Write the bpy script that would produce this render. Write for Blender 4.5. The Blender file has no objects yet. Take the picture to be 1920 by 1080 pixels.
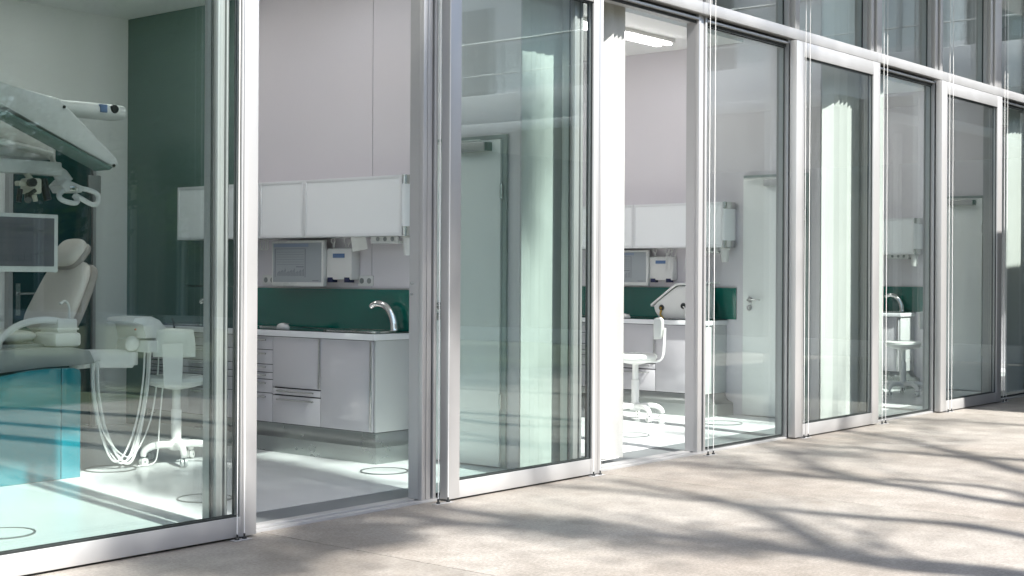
import bpy, bmesh, math, random
from mathutils import Vector, Matrix, Quaternion
R = math.radians
PI = math.pi
rnd = random.Random(7)
SC = bpy.context.scene
COL = SC.collection

# ------------------------------------------------------------------ camera
YAW, ROLL, FPX = R(39.635), R(0.312), 2617.46
Fw = Vector((math.cos(YAW), math.sin(YAW), 0)); Rt = Vector((math.sin(YAW), -math.cos(YAW), 0)); Up = Vector((0, 0, 1))
cam = bpy.data.cameras.new('camera'); camo = bpy.data.objects.new('camera', cam); COL.objects.link(camo)
cr, sr = math.cos(ROLL), math.sin(ROLL)
right = Rt * cr + Up * sr; up = Up * cr - Rt * sr
camo.matrix_world = Matrix(((right.x, up.x, -Fw.x, 0), (right.y, up.y, -Fw.y, 0), (right.z, up.z, -Fw.z, 1.25), (0, 0, 0, 1)))
cam.sensor_fit = 'HORIZONTAL'; cam.sensor_width = 36; cam.lens = FPX / 1920 * 36
cam.shift_y = -22.8 / 1920
cam.clip_start = 0.05; cam.clip_end = 2000
SC.camera = camo

# ------------------------------------------------------------------ sky, sun, exposure
EL = R(50.7); AZ = R(189.73)           # compass style: clockwise from +Y
S = Vector((math.sin(AZ) * math.cos(EL), math.cos(AZ) * math.cos(EL), math.sin(EL)))   # towards the sun
w = bpy.data.worlds.new('World'); SC.world = w; w.use_nodes = True
nt = w.node_tree; nt.nodes.clear()
sky = nt.nodes.new('ShaderNodeTexSky'); sky.sky_type = 'NISHITA'; sky.sun_disc = False
sky.sun_elevation = EL; sky.sun_rotation = AZ; sky.air_density = 1.0; sky.dust_density = 1.5; sky.ozone_density = 1.0
bgn = nt.nodes.new('ShaderNodeBackground'); bgn.inputs['Strength'].default_value = 0.10
wo = nt.nodes.new('ShaderNodeOutputWorld')
nt.links.new(sky.outputs[0], bgn.inputs[0]); nt.links.new(bgn.outputs[0], wo.inputs[0])
sun = bpy.data.lights.new('sun', 'SUN'); sun.energy = 5.0; sun.angle = R(1.0); sun.color = (1.0, 0.965, 0.915)
suno = bpy.data.objects.new('sun', sun); COL.objects.link(suno)
suno.rotation_euler = S.to_track_quat('Z', 'Y').to_euler(); suno.location = (0, -20, 30)
SC.view_settings.view_transform = 'Standard'; SC.view_settings.look = 'None'
SC.view_settings.exposure = 1.56; SC.view_settings.gamma = 1.0
SC.render.engine = 'CYCLES'
cy = SC.cycles
cy.use_denoising = True
try: cy.denoiser = 'OPENIMAGEDENOISE'
except Exception: pass
cy.max_bounces = 14; cy.diffuse_bounces = 8; cy.glossy_bounces = 6; cy.transparent_max_bounces = 48
cy.caustics_reflective = False; cy.caustics_refractive = False; cy.sample_clamp_indirect = 8.0

# ------------------------------------------------------------------ materials
def mat(name, col, rough=.5, metal=0., var=.06, vscale=6., bump=0., bscale=60., coat=0., spec=None, stretch=(1, 1, 1), emit=None):
    m = bpy.data.materials.new(name); m.use_nodes = True
    n = m.node_tree.nodes; l = m.node_tree.links
    p = n['Principled BSDF']
    tc = n.new('ShaderNodeTexCoord'); mp = n.new('ShaderNodeMapping'); mp.inputs['Scale'].default_value = stretch
    l.new(tc.outputs['Object'], mp.inputs[0])
    nz = n.new('ShaderNodeTexNoise'); nz.inputs['Scale'].default_value = vscale; nz.inputs['Detail'].default_value = 4
    l.new(mp.outputs[0], nz.inputs['Vector'])
    mix = n.new('ShaderNodeMix'); mix.data_type = 'RGBA'
    mix.inputs[6].default_value = tuple(max(0, c * (1 - var)) for c in col) + (1,)
    mix.inputs[7].default_value = tuple(min(1, c * (1 + var)) for c in col) + (1,)
    l.new(nz.outputs['Fac'], mix.inputs[0]); l.new(mix.outputs[2], p.inputs['Base Color'])
    rr = n.new('ShaderNodeMapRange'); rr.inputs[3].default_value = max(.02, rough * .85); rr.inputs[4].default_value = min(1, rough * 1.15)
    l.new(nz.outputs['Fac'], rr.inputs[0]); l.new(rr.outputs[0], p.inputs['Roughness'])
    p.inputs['Metallic'].default_value = metal
    if coat: p.inputs['Coat Weight'].default_value = coat; p.inputs['Coat Roughness'].default_value = .04
    if spec is not None: p.inputs['Specular IOR Level'].default_value = spec
    if bump:
        b = n.new('ShaderNodeTexNoise'); b.inputs['Scale'].default_value = bscale; b.inputs['Detail'].default_value = 3
        l.new(mp.outputs[0], b.inputs['Vector'])
        bn = n.new('ShaderNodeBump'); bn.inputs['Strength'].default_value = bump; bn.inputs['Distance'].default_value = .004
        l.new(b.outputs['Fac'], bn.inputs['Height']); l.new(bn.outputs[0], p.inputs['Normal'])
    if emit:
        p.inputs['Emission Color'].default_value = tuple(emit[:3]) + (1,); p.inputs['Emission Strength'].default_value = emit[3]
    return m

def glass_mat(name, tint, f0):
    m = bpy.data.materials.new(name); m.use_nodes = True
    n = m.node_tree.nodes; l = m.node_tree.links; n.clear()
    out = n.new('ShaderNodeOutputMaterial'); mx = n.new('ShaderNodeMixShader')
    tr = n.new('ShaderNodeBsdfTransparent'); tr.inputs[0].default_value = tuple(tint) + (1,)
    gl = n.new('ShaderNodeBsdfGlossy'); gl.inputs['Roughness'].default_value = .0; gl.inputs[0].default_value = (.93, .97, .96, 1)
    tcx = n.new('ShaderNodeTexCoord'); wz = n.new('ShaderNodeTexNoise'); wz.inputs['Scale'].default_value = 1.3; wz.inputs['Detail'].default_value = 1
    l.new(tcx.outputs['Object'], wz.inputs['Vector'])
    wb = n.new('ShaderNodeBump'); wb.inputs['Strength'].default_value = .03; wb.inputs['Distance'].default_value = .02
    l.new(wz.outputs['Fac'], wb.inputs['Height']); l.new(wb.outputs[0], gl.inputs['Normal'])
    ge = n.new('ShaderNodeNewGeometry')
    dt = n.new('ShaderNodeVectorMath'); dt.operation = 'DOT_PRODUCT'
    l.new(ge.outputs['Normal'], dt.inputs[0]); l.new(ge.outputs['Incoming'], dt.inputs[1])
    def mth(op, a, b=None):
        q = n.new('ShaderNodeMath'); q.operation = op
        for i, v in enumerate((a, b)):
            if v is None: continue
            if isinstance(v, (int, float)): q.inputs[i].default_value = v
            else: l.new(v, q.inputs[i])
        return q.outputs[0]
    c = mth('ABSOLUTE', dt.outputs['Value']); o = mth('SUBTRACT', 1.0, c); p5 = mth('POWER', o, 5.0)
    f = mth('ADD', mth('MULTIPLY', p5, 1 - f0), f0)
    l.new(f, mx.inputs[0]); l.new(tr.outputs[0], mx.inputs[1]); l.new(gl.outputs[0], mx.inputs[2]); l.new(mx.outputs[0], out.inputs[0])
    return m

M = {}
M['alu'] = mat('anodised_aluminium', (.48, .48, .478), .42, .55, .10, 4, stretch=(1, 1, .05))
M['alu_light'] = mat('pale_anodised_trim', (.76, .77, .785), .35, .15, .02, 3)
M['alu_dark'] = mat('shadow_groove_aluminium', (.30, .32, .33), .4, .5, .05, 3)
M['rubber'] = mat('black_rubber_gasket', (.012, .016, .016), .55, 0, .2, 20)
M['glass'] = glass_mat('window_glass', (.936, .968, .960), .055)
M['wall'] = mat('lavender_grey_wall', (.70, .668, .70), .6, 0, .03, 1.2, .02, 250)
M['gap_shade'] = mat('door_gap_shade', (.34, .39, .375), .5)  # grey-green tone paints in the shaded gap round the door leaf
M['wallseam'] = mat('wall_joint', (.30, .29, .31), .7)
M['white_wall'] = mat('white_plaster_wall', (.86, .865, .85), .7, 0, .02, 1.5, .02, 200)
M['green_wall'] = mat('dark_green_panel', (.115, .185, .165), .25, 0, .08, 1.5)
M['ceil'] = mat('white_ceiling', (.88, .88, .87), .8, 0, .015, 2)
M['floor'] = mat('pale_resin_floor', (.62, .64, .64), .22, 0, .05, 1.3, .015, 180)
M['strip'] = mat('grey_stone_strip', (.15, .165, .17), .4, 0, .08, 4, .05, 150)
M['splash'] = mat('green_glass_splash', (.004, .13, .10), .08, 0, .1, 2, coat=.6)
M['cab'] = mat('grey_lacquer_front', (.50, .485, .51), .12, 0, .015, 1.2, coat=.5)
M['cab_end'] = mat('grey_lacquer_end', (.50, .51, .505), .22, 0, .015, 1.2)
M['cabdark'] = mat('cabinet_gap', (.05, .055, .055), .6)
M['wcab'] = mat('frosted_cabinet_front', (.86, .875, .89), .25, 0, .015, 1.0, coat=.3)
M['worktop'] = mat('worktop_edge', (.72, .72, .74), .25, 0, .02, 2)
M['dark_top'] = mat('dark_glass_worktop', (.01, .03, .028), .07, 0, .1, 4)
M['steel'] = mat('brushed_steel', (.62, .63, .62), .26, 1.0, .05, 5, stretch=(30, 1, 60))
M['plinth'] = mat('satin_steel_plinth', (.40, .43, .42), .28, .85, .05, 3)
M['chrome'] = mat('chrome', (.80, .80, .79), .06, 1.0, .02, 5)
M['door'] = mat('white_door_lacquer', (.84, .855, .84), .22, 0, .015, 1.5)
M['white'] = mat('white_plastic', (.70, .70, .685), .3, 0, .02, 6)
M['white2'] = mat('offwhite_enamel', (.68, .69, .67), .28, 0, .03, 4, coat=.2)
M['grey'] = mat('mid_grey_plastic', (.26, .28, .275), .4, 0, .05, 6)
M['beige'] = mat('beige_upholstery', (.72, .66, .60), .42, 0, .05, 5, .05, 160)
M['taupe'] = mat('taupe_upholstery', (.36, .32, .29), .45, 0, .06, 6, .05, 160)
M['teal'] = mat('teal_gloss_panel', (.0, .18, .225), .06, 0, .04, 1.5, coat=1.0, spec=.8)
M['black'] = mat('black_plastic', (.015, .017, .018), .35, 0, .2, 10)
M['screen'] = mat('monitor_screen', (.33, .36, .38), .3, 0, .05, 3)
M['screen_grey'] = mat('monitor_screen_grey', (.13, .13, .145), .3, 0, .05, 3)
M['ink'] = mat('screen_linework', (.10, .11, .12), .5)
M['ink2'] = mat('screen_header', (.24, .29, .38), .4)
M['lcd'] = mat('blue_lcd', (.12, .20, .36), .25)
M['navy'] = mat('navy_plastic', (.01, .015, .06), .4)
M['cream'] = mat('cream_enamel', (.62, .60, .50), .35, 0, .05, 8)
M['brass'] = mat('brass', (.55, .38, .10), .25, 1.0)
M['ring'] = mat('floor_ring_steel', (.20, .21, .21), .35, .6)
M['lampglass'] = mat('ceiling_lamp_diffuser', (.88, .88, .86), .35, 0, .01, 3, emit=(1.0, .96, .95, 4.8))
M['tealglass'] = mat('dark_teal_glass_door', (.012, .050, .052), .10, 0, .15, 1.2)
M['cable'] = mat('white_cable', (.72, .72, .70), .4)
M['paper'] = mat('white_paper', (.80, .80, .77), .6)
M['bark'] = mat('tree_bark', (.11, .095, .08), .9, 0, .35, 9, .6, 30, stretch=(1, 1, .3))
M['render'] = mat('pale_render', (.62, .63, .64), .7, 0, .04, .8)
M['dkglass'] = mat('dark_window_glass', (.02, .035, .035), .04, 0, .2, .6, spec=.8)
M['lawn'] = mat('lawn_soil', (.045, .06, .022), .95, 0, .5, 3, .8, 40)
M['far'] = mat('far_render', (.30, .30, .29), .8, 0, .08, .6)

def blind_mat():
    m = bpy.data.materials.new('white_blind_fabric'); m.use_nodes = True
    n = m.node_tree.nodes; l = m.node_tree.links; n.clear()
    out = n.new('ShaderNodeOutputMaterial'); mx = n.new('ShaderNodeMixShader'); mx.inputs[0].default_value = .28
    d = n.new('ShaderNodeBsdfDiffuse'); t = n.new('ShaderNodeBsdfTranslucent')
    tc = n.new('ShaderNodeTexCoord'); wv = n.new('ShaderNodeTexNoise'); wv.inputs['Scale'].default_value = 90
    l.new(tc.outputs['Object'], wv.inputs['Vector'])
    mc = n.new('ShaderNodeMix'); mc.data_type = 'RGBA'; mc.inputs[6].default_value = (.60, .61, .585, 1); mc.inputs[7].default_value = (.68, .69, .665, 1)
    l.new(wv.outputs['Fac'], mc.inputs[0]); l.new(mc.outputs[2], d.inputs[0]); l.new(mc.outputs[2], t.inputs[0])
    l.new(d.outputs[0], mx.inputs[1]); l.new(t.outputs[0], mx.inputs[2]); l.new(mx.outputs[0], out.inputs[0])
    return m
M['blind'] = blind_mat()

def leaf_mat():
    m = bpy.data.materials.new('tree_leaf'); m.use_nodes = True
    n = m.node_tree.nodes; l = m.node_tree.links; n.clear()
    out = n.new('ShaderNodeOutputMaterial'); mx = n.new('ShaderNodeMixShader'); mx.inputs[0].default_value = .35
    d = n.new('ShaderNodeBsdfDiffuse'); t = n.new('ShaderNodeBsdfTranslucent')
    tc = n.new('ShaderNodeTexCoord'); wv = n.new('ShaderNodeTexNoise'); wv.inputs['Scale'].default_value = 1.7
    l.new(tc.outputs['Object'], wv.inputs['Vector'])
    mc = n.new('ShaderNodeMix'); mc.data_type = 'RGBA'; mc.inputs[6].default_value = (.03, .06, .018, 1); mc.inputs[7].default_value = (.09, .13, .035, 1)
    l.new(wv.outputs['Fac'], mc.inputs[0]); l.new(mc.outputs[2], d.inputs[0]); l.new(mc.outputs[2], t.inputs[0])
    l.new(d.outputs[0], mx.inputs[1]); l.new(t.outputs[0], mx.inputs[2]); l.new(mx.outputs[0], out.inputs[0])
    return m
M['leaf'] = leaf_mat()

def pave_mat():
    m = bpy.data.materials.new('exposed_aggregate_concrete'); m.use_nodes = True
    n = m.node_tree.nodes; l = m.node_tree.links; p = n['Principled BSDF']
    tc = n.new('ShaderNodeTexCoord')
    def noise(sc, det=4, rough=.55, dist=0):
        q = n.new('ShaderNodeTexNoise'); q.inputs['Scale'].default_value = sc; q.inputs['Detail'].default_value = det
        q.inputs['Roughness'].default_value = rough; q.inputs['Distortion'].default_value = dist
        l.new(tc.outputs['Object'], q.inputs['Vector']); return q.outputs['Fac']
    def ramp(src, a, b, ca, cb):
        q = n.new('ShaderNodeValToRGB'); q.color_ramp.elements[0].position = a; q.color_ramp.elements[1].position = b
        q.color_ramp.elements[0].color = tuple(ca) + (1,); q.color_ramp.elements[1].color = tuple(cb) + (1,)
        l.new(src, q.inputs[0]); return q.outputs[0]
    def mul(a, b, f=1.0):
        q = n.new('ShaderNodeMix'); q.data_type = 'RGBA'; q.blend_type = 'MULTIPLY'; q.inputs[0].default_value = f
        l.new(a, q.inputs[6]); l.new(b, q.inputs[7]); return q.outputs[2]
    base = ramp(noise(.55, 5, .6, .4), .3, .7, (.243, .216, .188), (.365, .346, .319))
    mid = ramp(noise(5, 5, .65, .3), .30, .68, (.76, .75, .735), (1.12, 1.12, 1.12))
    fine = ramp(noise(62, 4, .75), .36, .64, (.64, .63, .62), (1.06, 1.06, 1.06))
    v = n.new('ShaderNodeTexVoronoi'); v.inputs['Scale'].default_value = 130; l.new(tc.outputs['Object'], v.inputs['Vector'])
    grit = ramp(v.outputs['Distance'], .08, .30, (.82, .81, .80), (1, 1, 1))
    stain = ramp(noise(1.7, 6, .7, 1.2), .56, .72, (1, 1, 1), (.86, .84, .81))
    c = mul(mul(mul(mul(base, mid), fine), grit), stain)
    l.new(c, p.inputs['Base Color']); p.inputs['Roughness'].default_value = .50
    bn = n.new('ShaderNodeBump'); bn.inputs['Strength'].default_value = .35; bn.inputs['Distance'].default_value = .004
    l.new(noise(120, 4, .7), bn.inputs['Height']); l.new(bn.outputs[0], p.inputs['Normal'])
    return m
M['pave'] = pave_mat()
M['joint'] = mat('pavement_joint', (.17, .16, .15), .9)

# ------------------------------------------------------------------ mesh helpers
class MB:
    """collects shapes in world coordinates; build() links them as ONE mesh object"""
    def __init__(s): s.bm = bmesh.new()
    def box(s, x0, x1, y0, y1, z0, z1, bev=0.):
        if x0 > x1: x0, x1 = x1, x0
        if y0 > y1: y0, y1 = y1, y0
        if z0 > z1: z0, z1 = z1, z0
        vs = [s.bm.verts.new((x, y, z)) for x in (x0, x1) for y in (y0, y1) for z in (z0, z1)]
        fs = [s.bm.faces.new([vs[i] for i in q]) for q in ((0, 1, 3, 2), (4, 6, 7, 5), (0, 4, 5, 1), (2, 3, 7, 6), (0, 2, 6, 4), (1, 5, 7, 3))]
        if bev:
            es = list({e for f in fs for e in f.edges})
            bmesh.ops.bevel(s.bm, geom=es, offset=bev, segments=2, affect='EDGES', profile=.5)
        return s
    def tube(s, pts, r, n=8, caps=True, flat=1.0):
        pts = [Vector(p) for p in pts]; k = len(pts)
        rs = r if isinstance(r, (list, tuple)) else [r] * k
        rings = []; prev = None
        for i, p in enumerate(pts):
            t = (pts[min(i + 1, k - 1)] - pts[max(i - 1, 0)]).normalized()
            if prev is None:
                a = Vector((0, 0, 1)) if abs(t.z) < .9 else Vector((1, 0, 0)); u = t.cross(a).normalized()
            else:
                u = (prev - t * prev.dot(t))
                u = u.normalized() if u.length > 1e-6 else t.orthogonal().normalized()
            prev = u; v = t.cross(u)
            rings.append([s.bm.verts.new(p + (u * math.cos(2 * PI * j / n) + v * math.sin(2 * PI * j / n) * flat) * rs[i]) for j in range(n)])
        for a, b in zip(rings, rings[1:]):
            for j in range(n): s.bm.faces.new((a[j], a[(j + 1) % n], b[(j + 1) % n], b[j]))
        if caps:
            s.bm.faces.new(rings[0][::-1]); s.bm.faces.new(rings[-1])
        return s
    def lathe(s, prof, c, n=24, axis='z'):
        rings = []
        for r, h in prof:
            ring = []
            for j in range(n):
                a = 2 * PI * j / n; q = (r * math.cos(a), r * math.sin(a), h)
                if axis == 'x': q = (q[2], q[0], q[1])
                if axis == 'y': q = (q[0], q[2], q[1])
                ring.append(s.bm.verts.new((c[0] + q[0], c[1] + q[1], c[2] + q[2])))
            rings.append(ring)
        for a, b in zip(rings, rings[1:]):
            for j in range(n): s.bm.faces.new((a[j], a[(j + 1) % n], b[(j + 1) % n], b[j]))
        s.bm.faces.new(rings[0][::-1]); s.bm.faces.new(rings[-1]); return s
    def prism(s, poly, axis, a, b, bev=0.):
        def P(u, v, t):
            return {'x': (t, u, v), 'y': (u, t, v), 'z': (u, v, t)}[axis]
        A = [s.bm.verts.new(P(u, v, a)) for u, v in poly]; B = [s.bm.verts.new(P(u, v, b)) for u, v in poly]
        n = len(poly); fs = [s.bm.faces.new(A), s.bm.faces.new(B[::-1])]
        for i in range(n): fs.append(s.bm.faces.new((A[i], B[i], B[(i + 1) % n], A[(i + 1) % n])))
        if bev:
            es = list({e for f in fs[:2] for e in f.edges})
            bmesh.ops.bevel(s.bm, geom=es, offset=bev, segments=3, affect='EDGES', profile=.5)
        return s
    def ell(s, c, rx, ry, rz, rot=None, n=16, m=10):
        rot = rot or Matrix.Identity(3); rings = []
        for i in range(1, m):
            ph = PI * i / m
            rings.append([s.bm.verts.new(Vector(c) + rot @ Vector((rx * math.sin(ph) * math.cos(2 * PI * j / n), ry * math.sin(ph) * math.sin(2 * PI * j / n), rz * math.cos(ph)))) for j in range(n)])
        t = s.bm.verts.new(Vector(c) + rot @ Vector((0, 0, rz))); b = s.bm.verts.new(Vector(c) + rot @ Vector((0, 0, -rz)))
        for a, q in zip(rings, rings[1:]):
            for j in range(n): s.bm.faces.new((a[j], q[j], q[(j + 1) % n], a[(j + 1) % n]))
        for j in range(n):
            s.bm.faces.new((t, rings[0][j], rings[0][(j + 1) % n])); s.bm.faces.new((b, rings[-1][(j + 1) % n], rings[-1][j]))
        return s
    def cushion(s, c, u, v, w, hu, hv, hw, e=.35, n=28, m=12, wtop=1.0):
        """rounded pad (superellipsoid): u,v the face directions, w the thickness"""
        u, v, w = Vector(u).normalized(), Vector(v).normalized(), Vector(w).normalized(); c = Vector(c)
        def pw(x, p): return math.copysign(abs(x) ** p, x)
        rings = []
        for i in range(1, m):
            ph = PI * i / m - PI / 2
            ring = []
            for j in range(n):
                a = 2 * PI * j / n
                y = hv * pw(math.cos(ph), .5) * pw(math.sin(a), e)
                k = 1 + (wtop - 1) * (y / hv + 1) / 2
                ring.append(s.bm.verts.new(c + u * (hu * k * pw(math.cos(ph), .5) * pw(math.cos(a), e)) + v * y + w * (hw * pw(math.sin(ph), .8))))
            rings.append(ring)
        t = s.bm.verts.new(c - w * hw); b = s.bm.verts.new(c + w * hw)
        for a, q in zip(rings, rings[1:]):
            for j in range(n): s.bm.faces.new((a[j], a[(j + 1) % n], q[(j + 1) % n], q[j]))
        for j in range(n):
            s.bm.faces.new((t, rings[0][(j + 1) % n], rings[0][j])); s.bm.faces.new((b, rings[-1][j], rings[-1][(j + 1) % n]))
        return s
    def build(s, name, m, parent=None, label=None, sharp=35):
        bmesh.ops.recalc_face_normals(s.bm, faces=s.bm.faces[:])
        if parent is not None:
            p = parent; off = Vector((0, 0, 0))
            while p is not None: off += p.location; p = p.parent
            bmesh.ops.translate(s.bm, verts=s.bm.verts[:], vec=-off)
        me = bpy.data.meshes.new(name); s.bm.to_mesh(me); s.bm.free()
        me.materials.append(M[m] if isinstance(m, str) else m)
        for f in me.polygons: f.use_smooth = True
        me.set_sharp_from_angle(angle=R(sharp))
        o = bpy.data.objects.new(name, me); COL.objects.link(o)
        if parent is not None: o.parent = parent
        if label: o['label'] = label
        return o

def tag(o, label=None, cat=None, group=None, kind=None):
    if label: o['label'] = label
    if cat: o['category'] = cat
    if group: o['group'] = group
    if kind: o['kind'] = kind
    return o
def thing(name, loc, label, cat, group=None):
    o = bpy.data.objects.new(name, None); COL.objects.link(o); o.location = loc; o.empty_display_size = .1
    return tag(o, label, cat, group)
CH = {}
def copy_tree(o, parent=None):
    c = o.copy(); COL.objects.link(c)
    if parent is not None: c.parent = parent
    for ch in list(o.children): copy_tree(ch, c)
    return c
def dup(o, dx, label):
    c = copy_tree(o); c.location = o.location + Vector((dx, 0, 0)); c['label'] = label; return c
def arc(c, r, a0, a1, n, plane='xz'):
    out = []
    for i in range(n + 1):
        a = R(a0 + (a1 - a0) * i / n); u, v = r * math.cos(a), r * math.sin(a)
        out.append({'xz': (c[0] + u, c[1], c[2] + v), 'yz': (c[0], c[1] + u, c[2] + v), 'xy': (c[0] + u, c[1] + v, c[2])}[plane])
    return out
def smooth(pts, it=2):
    pts = [Vector(p) for p in pts]
    for _ in range(it):
        q = [pts[0]]
        for a, b in zip(pts, pts[1:]): q += [a * .75 + b * .25, a * .25 + b * .75]
        q.append(pts[-1]); pts = q
    return pts

# ================================================================== ground and courtyard
YF = 5.262                                   # outer edge of the facade threshold
JX = [1.70 + 2.74 * i for i in range(-5, 8)]
b = MB(); b.box(-300, 300, -300, 300, -.5, -.12); tag(b.build('ground', 'lawn'), kind='structure')
b = MB()
xs = [-14] + JX + [20.5]
for a, c in zip(xs, xs[1:]): b.box(a + .003, c - .003, -1.2, YF - .004, -.10, 0, .002)
tag(b.build('pavement', 'pave'), kind='structure')
b = MB(); b.box(-14, 20.5, -1.2, YF - .004, -.119, -.104); b.box(-14, 20.5, -1.2, YF - .004, -.015, -.012); tag(b.build('pavement_bed', 'joint'), kind='structure')
b = MB(); b.box(-40, 45, -60, -1.204, -.118, -.02); tag(b.build('lawn', 'lawn'), kind='structure')

# ================================================================== clinic shell
XP = [2.83, 6.96, 11.09, 15.22, 19.35]       # room-facing faces of the partitions
b = MB(); b.box(-6, 20.5, 5.714, 10.1, -.1, 0); tag(b.build('floor', 'floor'), kind='structure')
b = MB(); b.box(-6, 20.5, 5.402, 5.710, -.1, -.001); tag(b.build('floor_border', 'strip'), kind='structure')
t = thing('clinic_building', (0, 5.3, 0), 'flat-roofed clinic block with white overhanging roof above the glass front', 'building')
MB().box(-6, 20.5, 4.02, 10.5, 4.75, 5.05).build('roof', 'ceil', t)
MB().box(-6, 20.5, 9.95, 10.25, 0, 4.75).build('rear_wall', 'white_wall', t)
MB().box(-6.2, -6.0, 5.3, 10.5, 0, 4.75).build('end_wall', 'white_wall', t)
for i, (a, c) in enumerate(zip([-6] + [x + .10 for x in XP], XP + [20.5])):
    b = MB(); b.box(a, c - .004, 6.47, 9.946, 3.38, 3.62)
    tag(b.build('ceiling', 'ceil'), kind='structure')
PW = ['grey partition wall on the near side of the first treatment room', 'lavender grey partition wall with dark green rear panel behind the nearest open doorway',
      'lavender grey partition wall behind the second open doorway', 'grey partition wall carrying the white door farthest along the glass front', 'grey end partition wall of the last room along the glass front']
for i, x in enumerate(XP):
    t = thing('partition_wall', (x, 5.7, 0), PW[i], 'wall', 'partition walls between the treatment rooms')
    b = MB()
    b.box(x, x + .10, 5.70, 7.047, 0, 4.745); b.box(x, x + .10, 7.053, 9.945, 0, 4.745)
    b.build('wall_panel', 'wall', t)
    MB().box(x + .004, x + .096, 7.0471, 7.0529, 0, 4.74).build('panel_joint', 'wallseam', t)
    if i == 1:
        MB().box(x - .012, x - .001, 8.30, 9.944, .0, 3.378).build('green_panel', 'green_wall', t)

# glass door in the rear wall of the first room
t = thing('glass_door', (6.2, 9.93, 0), 'dark teal glass door with lever handle in the rear wall behind the dental chair', 'door')
MB().box(5.885, 6.575, 9.905, 9.925, .02, 2.32).build('door_pane', 'tealglass', t)
b = MB(); b.box(6.585, 6.612, 9.89, 9.948, 0, 2.37); b.box(5.835, 5.87, 9.89, 9.948, 0, 2.37); b.box(5.87, 6.585, 9.89, 9.948, 2.335, 2.37); b.build('door_frame', 'alu', t)
b = MB(); b.tube([(5.92, 9.90, 1.09), (5.92, 9.86, 1.09), (6.06, 9.86, 1.09)], .011); b.box(5.90, 5.94, 9.897, 9.905, .92, 1.17); b.build('handle', 'steel', t)
MB().box(6.53, 6.645, 9.87, 9.889, 1.90, 2.05, .006).build('door_sensor', 'grey', t)

# ================================================================== glass facade
fac = thing('glass_facade', (8, 5.3, 0), 'long floor to ceiling glass front framed in pale anodised aluminium', 'glass front')
b = MB(); b.box(-6, 20.5, YF, 5.300, -.05, .012, .002); b.box(-6, 20.5, 5.304, 5.318, -.05, .004); b.box(-6, 20.5, 5.322, 5.398, -.05, .016, .002)
b.build('threshold', 'alu', fac)
b = MB(); b.box(-6, 20.5, 5.228, 5.40, 3.101, 3.184, .004); b.build('transom', 'alu', fac)
LOW = [(1.35, 1.47), (2.83, 2.95), (4.18, 4.245), (5.59, 5.705), (6.965, 7.05), (8.41, 8.52), (9.71, 9.80), (11.185, 11.235), (12.51, 12.66), (13.98, 14.16), (15.30, 15.42), (16.70, 16.88), (18.06, 18.20)]
UPP = [(1.35, 1.47), (2.85, 3.05), (4.20, 4.31), (5.57, 5.77), (6.99, 7.11), (8.37, 8.56), (9.746, 9.858), (11.13, 11.336), (12.484, 12.644), (13.86, 14.146), (15.28, 15.40), (16.68, 16.88), (18.06, 18.20)]
for x0, x1 in LOW:
    b = MB(); wd = x1 - x0
    b.box(x0, x1, 5.296, 5.368, .017, 3.10)
    b.box(x0, x0 + .26 * wd, 5.266, 5.296, .013, 3.10, .0015); b.box(x0 + .36 * wd, x0 + .68 * wd, 5.274, 5.296, .013, 3.10, .0015); b.box(x0 + .80 * wd, x1, 5.266, 5.296, .013, 3.10, .0015)
    mu = b.build('mullion', 'alu', fac)
    b = MB(); b.box(x0 + .265 * wd, x0 + .355 * wd, 5.2925, 5.2958, .02, 3.09); b.box(x0 + .685 * wd, x0 + .795 * wd, 5.2925, 5.2958, .02, 3.09)
    b.build('groove', 'rubber', mu)
for x0, x1 in UPP:
    b = MB(); wd = x1 - x0
    b.box(x0, x1, 5.29, 5.40, 3.185, 4.748)
    if wd > .15:
        b.box(x0 + .012, x0 + .07, 5.255, 5.29, 3.185, 4.748, .002); b.box(x0 + .095, x1 - .012, 5.240, 5.29, 3.185, 4.748, .002)
    else:
        b.box(x0 + .03, x1 - .01, 5.245, 5.29, 3.185, 4.748, .002)
    b.build('upper_mullion', 'alu', fac)
def pane(x0, x1, z0, z1, y, name):
    p = MB().box(x0, x1, y, y + .024, z0, z1).build(name, 'glass', fac)
    b = MB(); g = .009
    b.box(x0 - .001, x0 + g, y - .007, y - .001, z0, z1); b.box(x1 - g, x1 + .001, y - .007, y - .001, z0, z1)
    b.box(x0 + g, x1 - g, y - .007, y - .001, z0 - .006, z0 + g); b.box(x0 + g, x1 - g, y - .007, y - .001, z1 - g, z1)
    b.build('gasket', 'rubber', p)
FIX = [(1, 2), (3, 4), (5, 6), (7, 8), (9, 10), (11, 12)]
for i, j in FIX: pane(LOW[i][1] + .002, LOW[j][0] - .002, .024, 3.04, 5.306, 'window_pane')
for (a, c) in zip(UPP, UPP[1:]): pane(a[1] + .002, c[0] - .002, 3.19, 4.74, 5.335, 'upper_pane')
# head profile with its shadow groove, bay by bay
for (a, c) in zip(LOW, LOW[1:]):
    b = MB(); b.box(a[1] + .001, c[0] - .001, 5.262, 5.300, 3.062, 3.076); b.box(a[1] + .001, c[0] - .001, 5.3005, 5.366, 3.045, 3.1005)
    h = b.build('head_rail', 'alu', fac)
    b = MB(); b.box(a[1] + .001, c[0] - .001, 5.290, 5.3000, 3.042, 3.0615); b.box(a[1] + .001, c[0] - .001, 5.290, 5.3000, 3.0765, 3.1005); b.build('groove', 'rubber', h)

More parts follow.
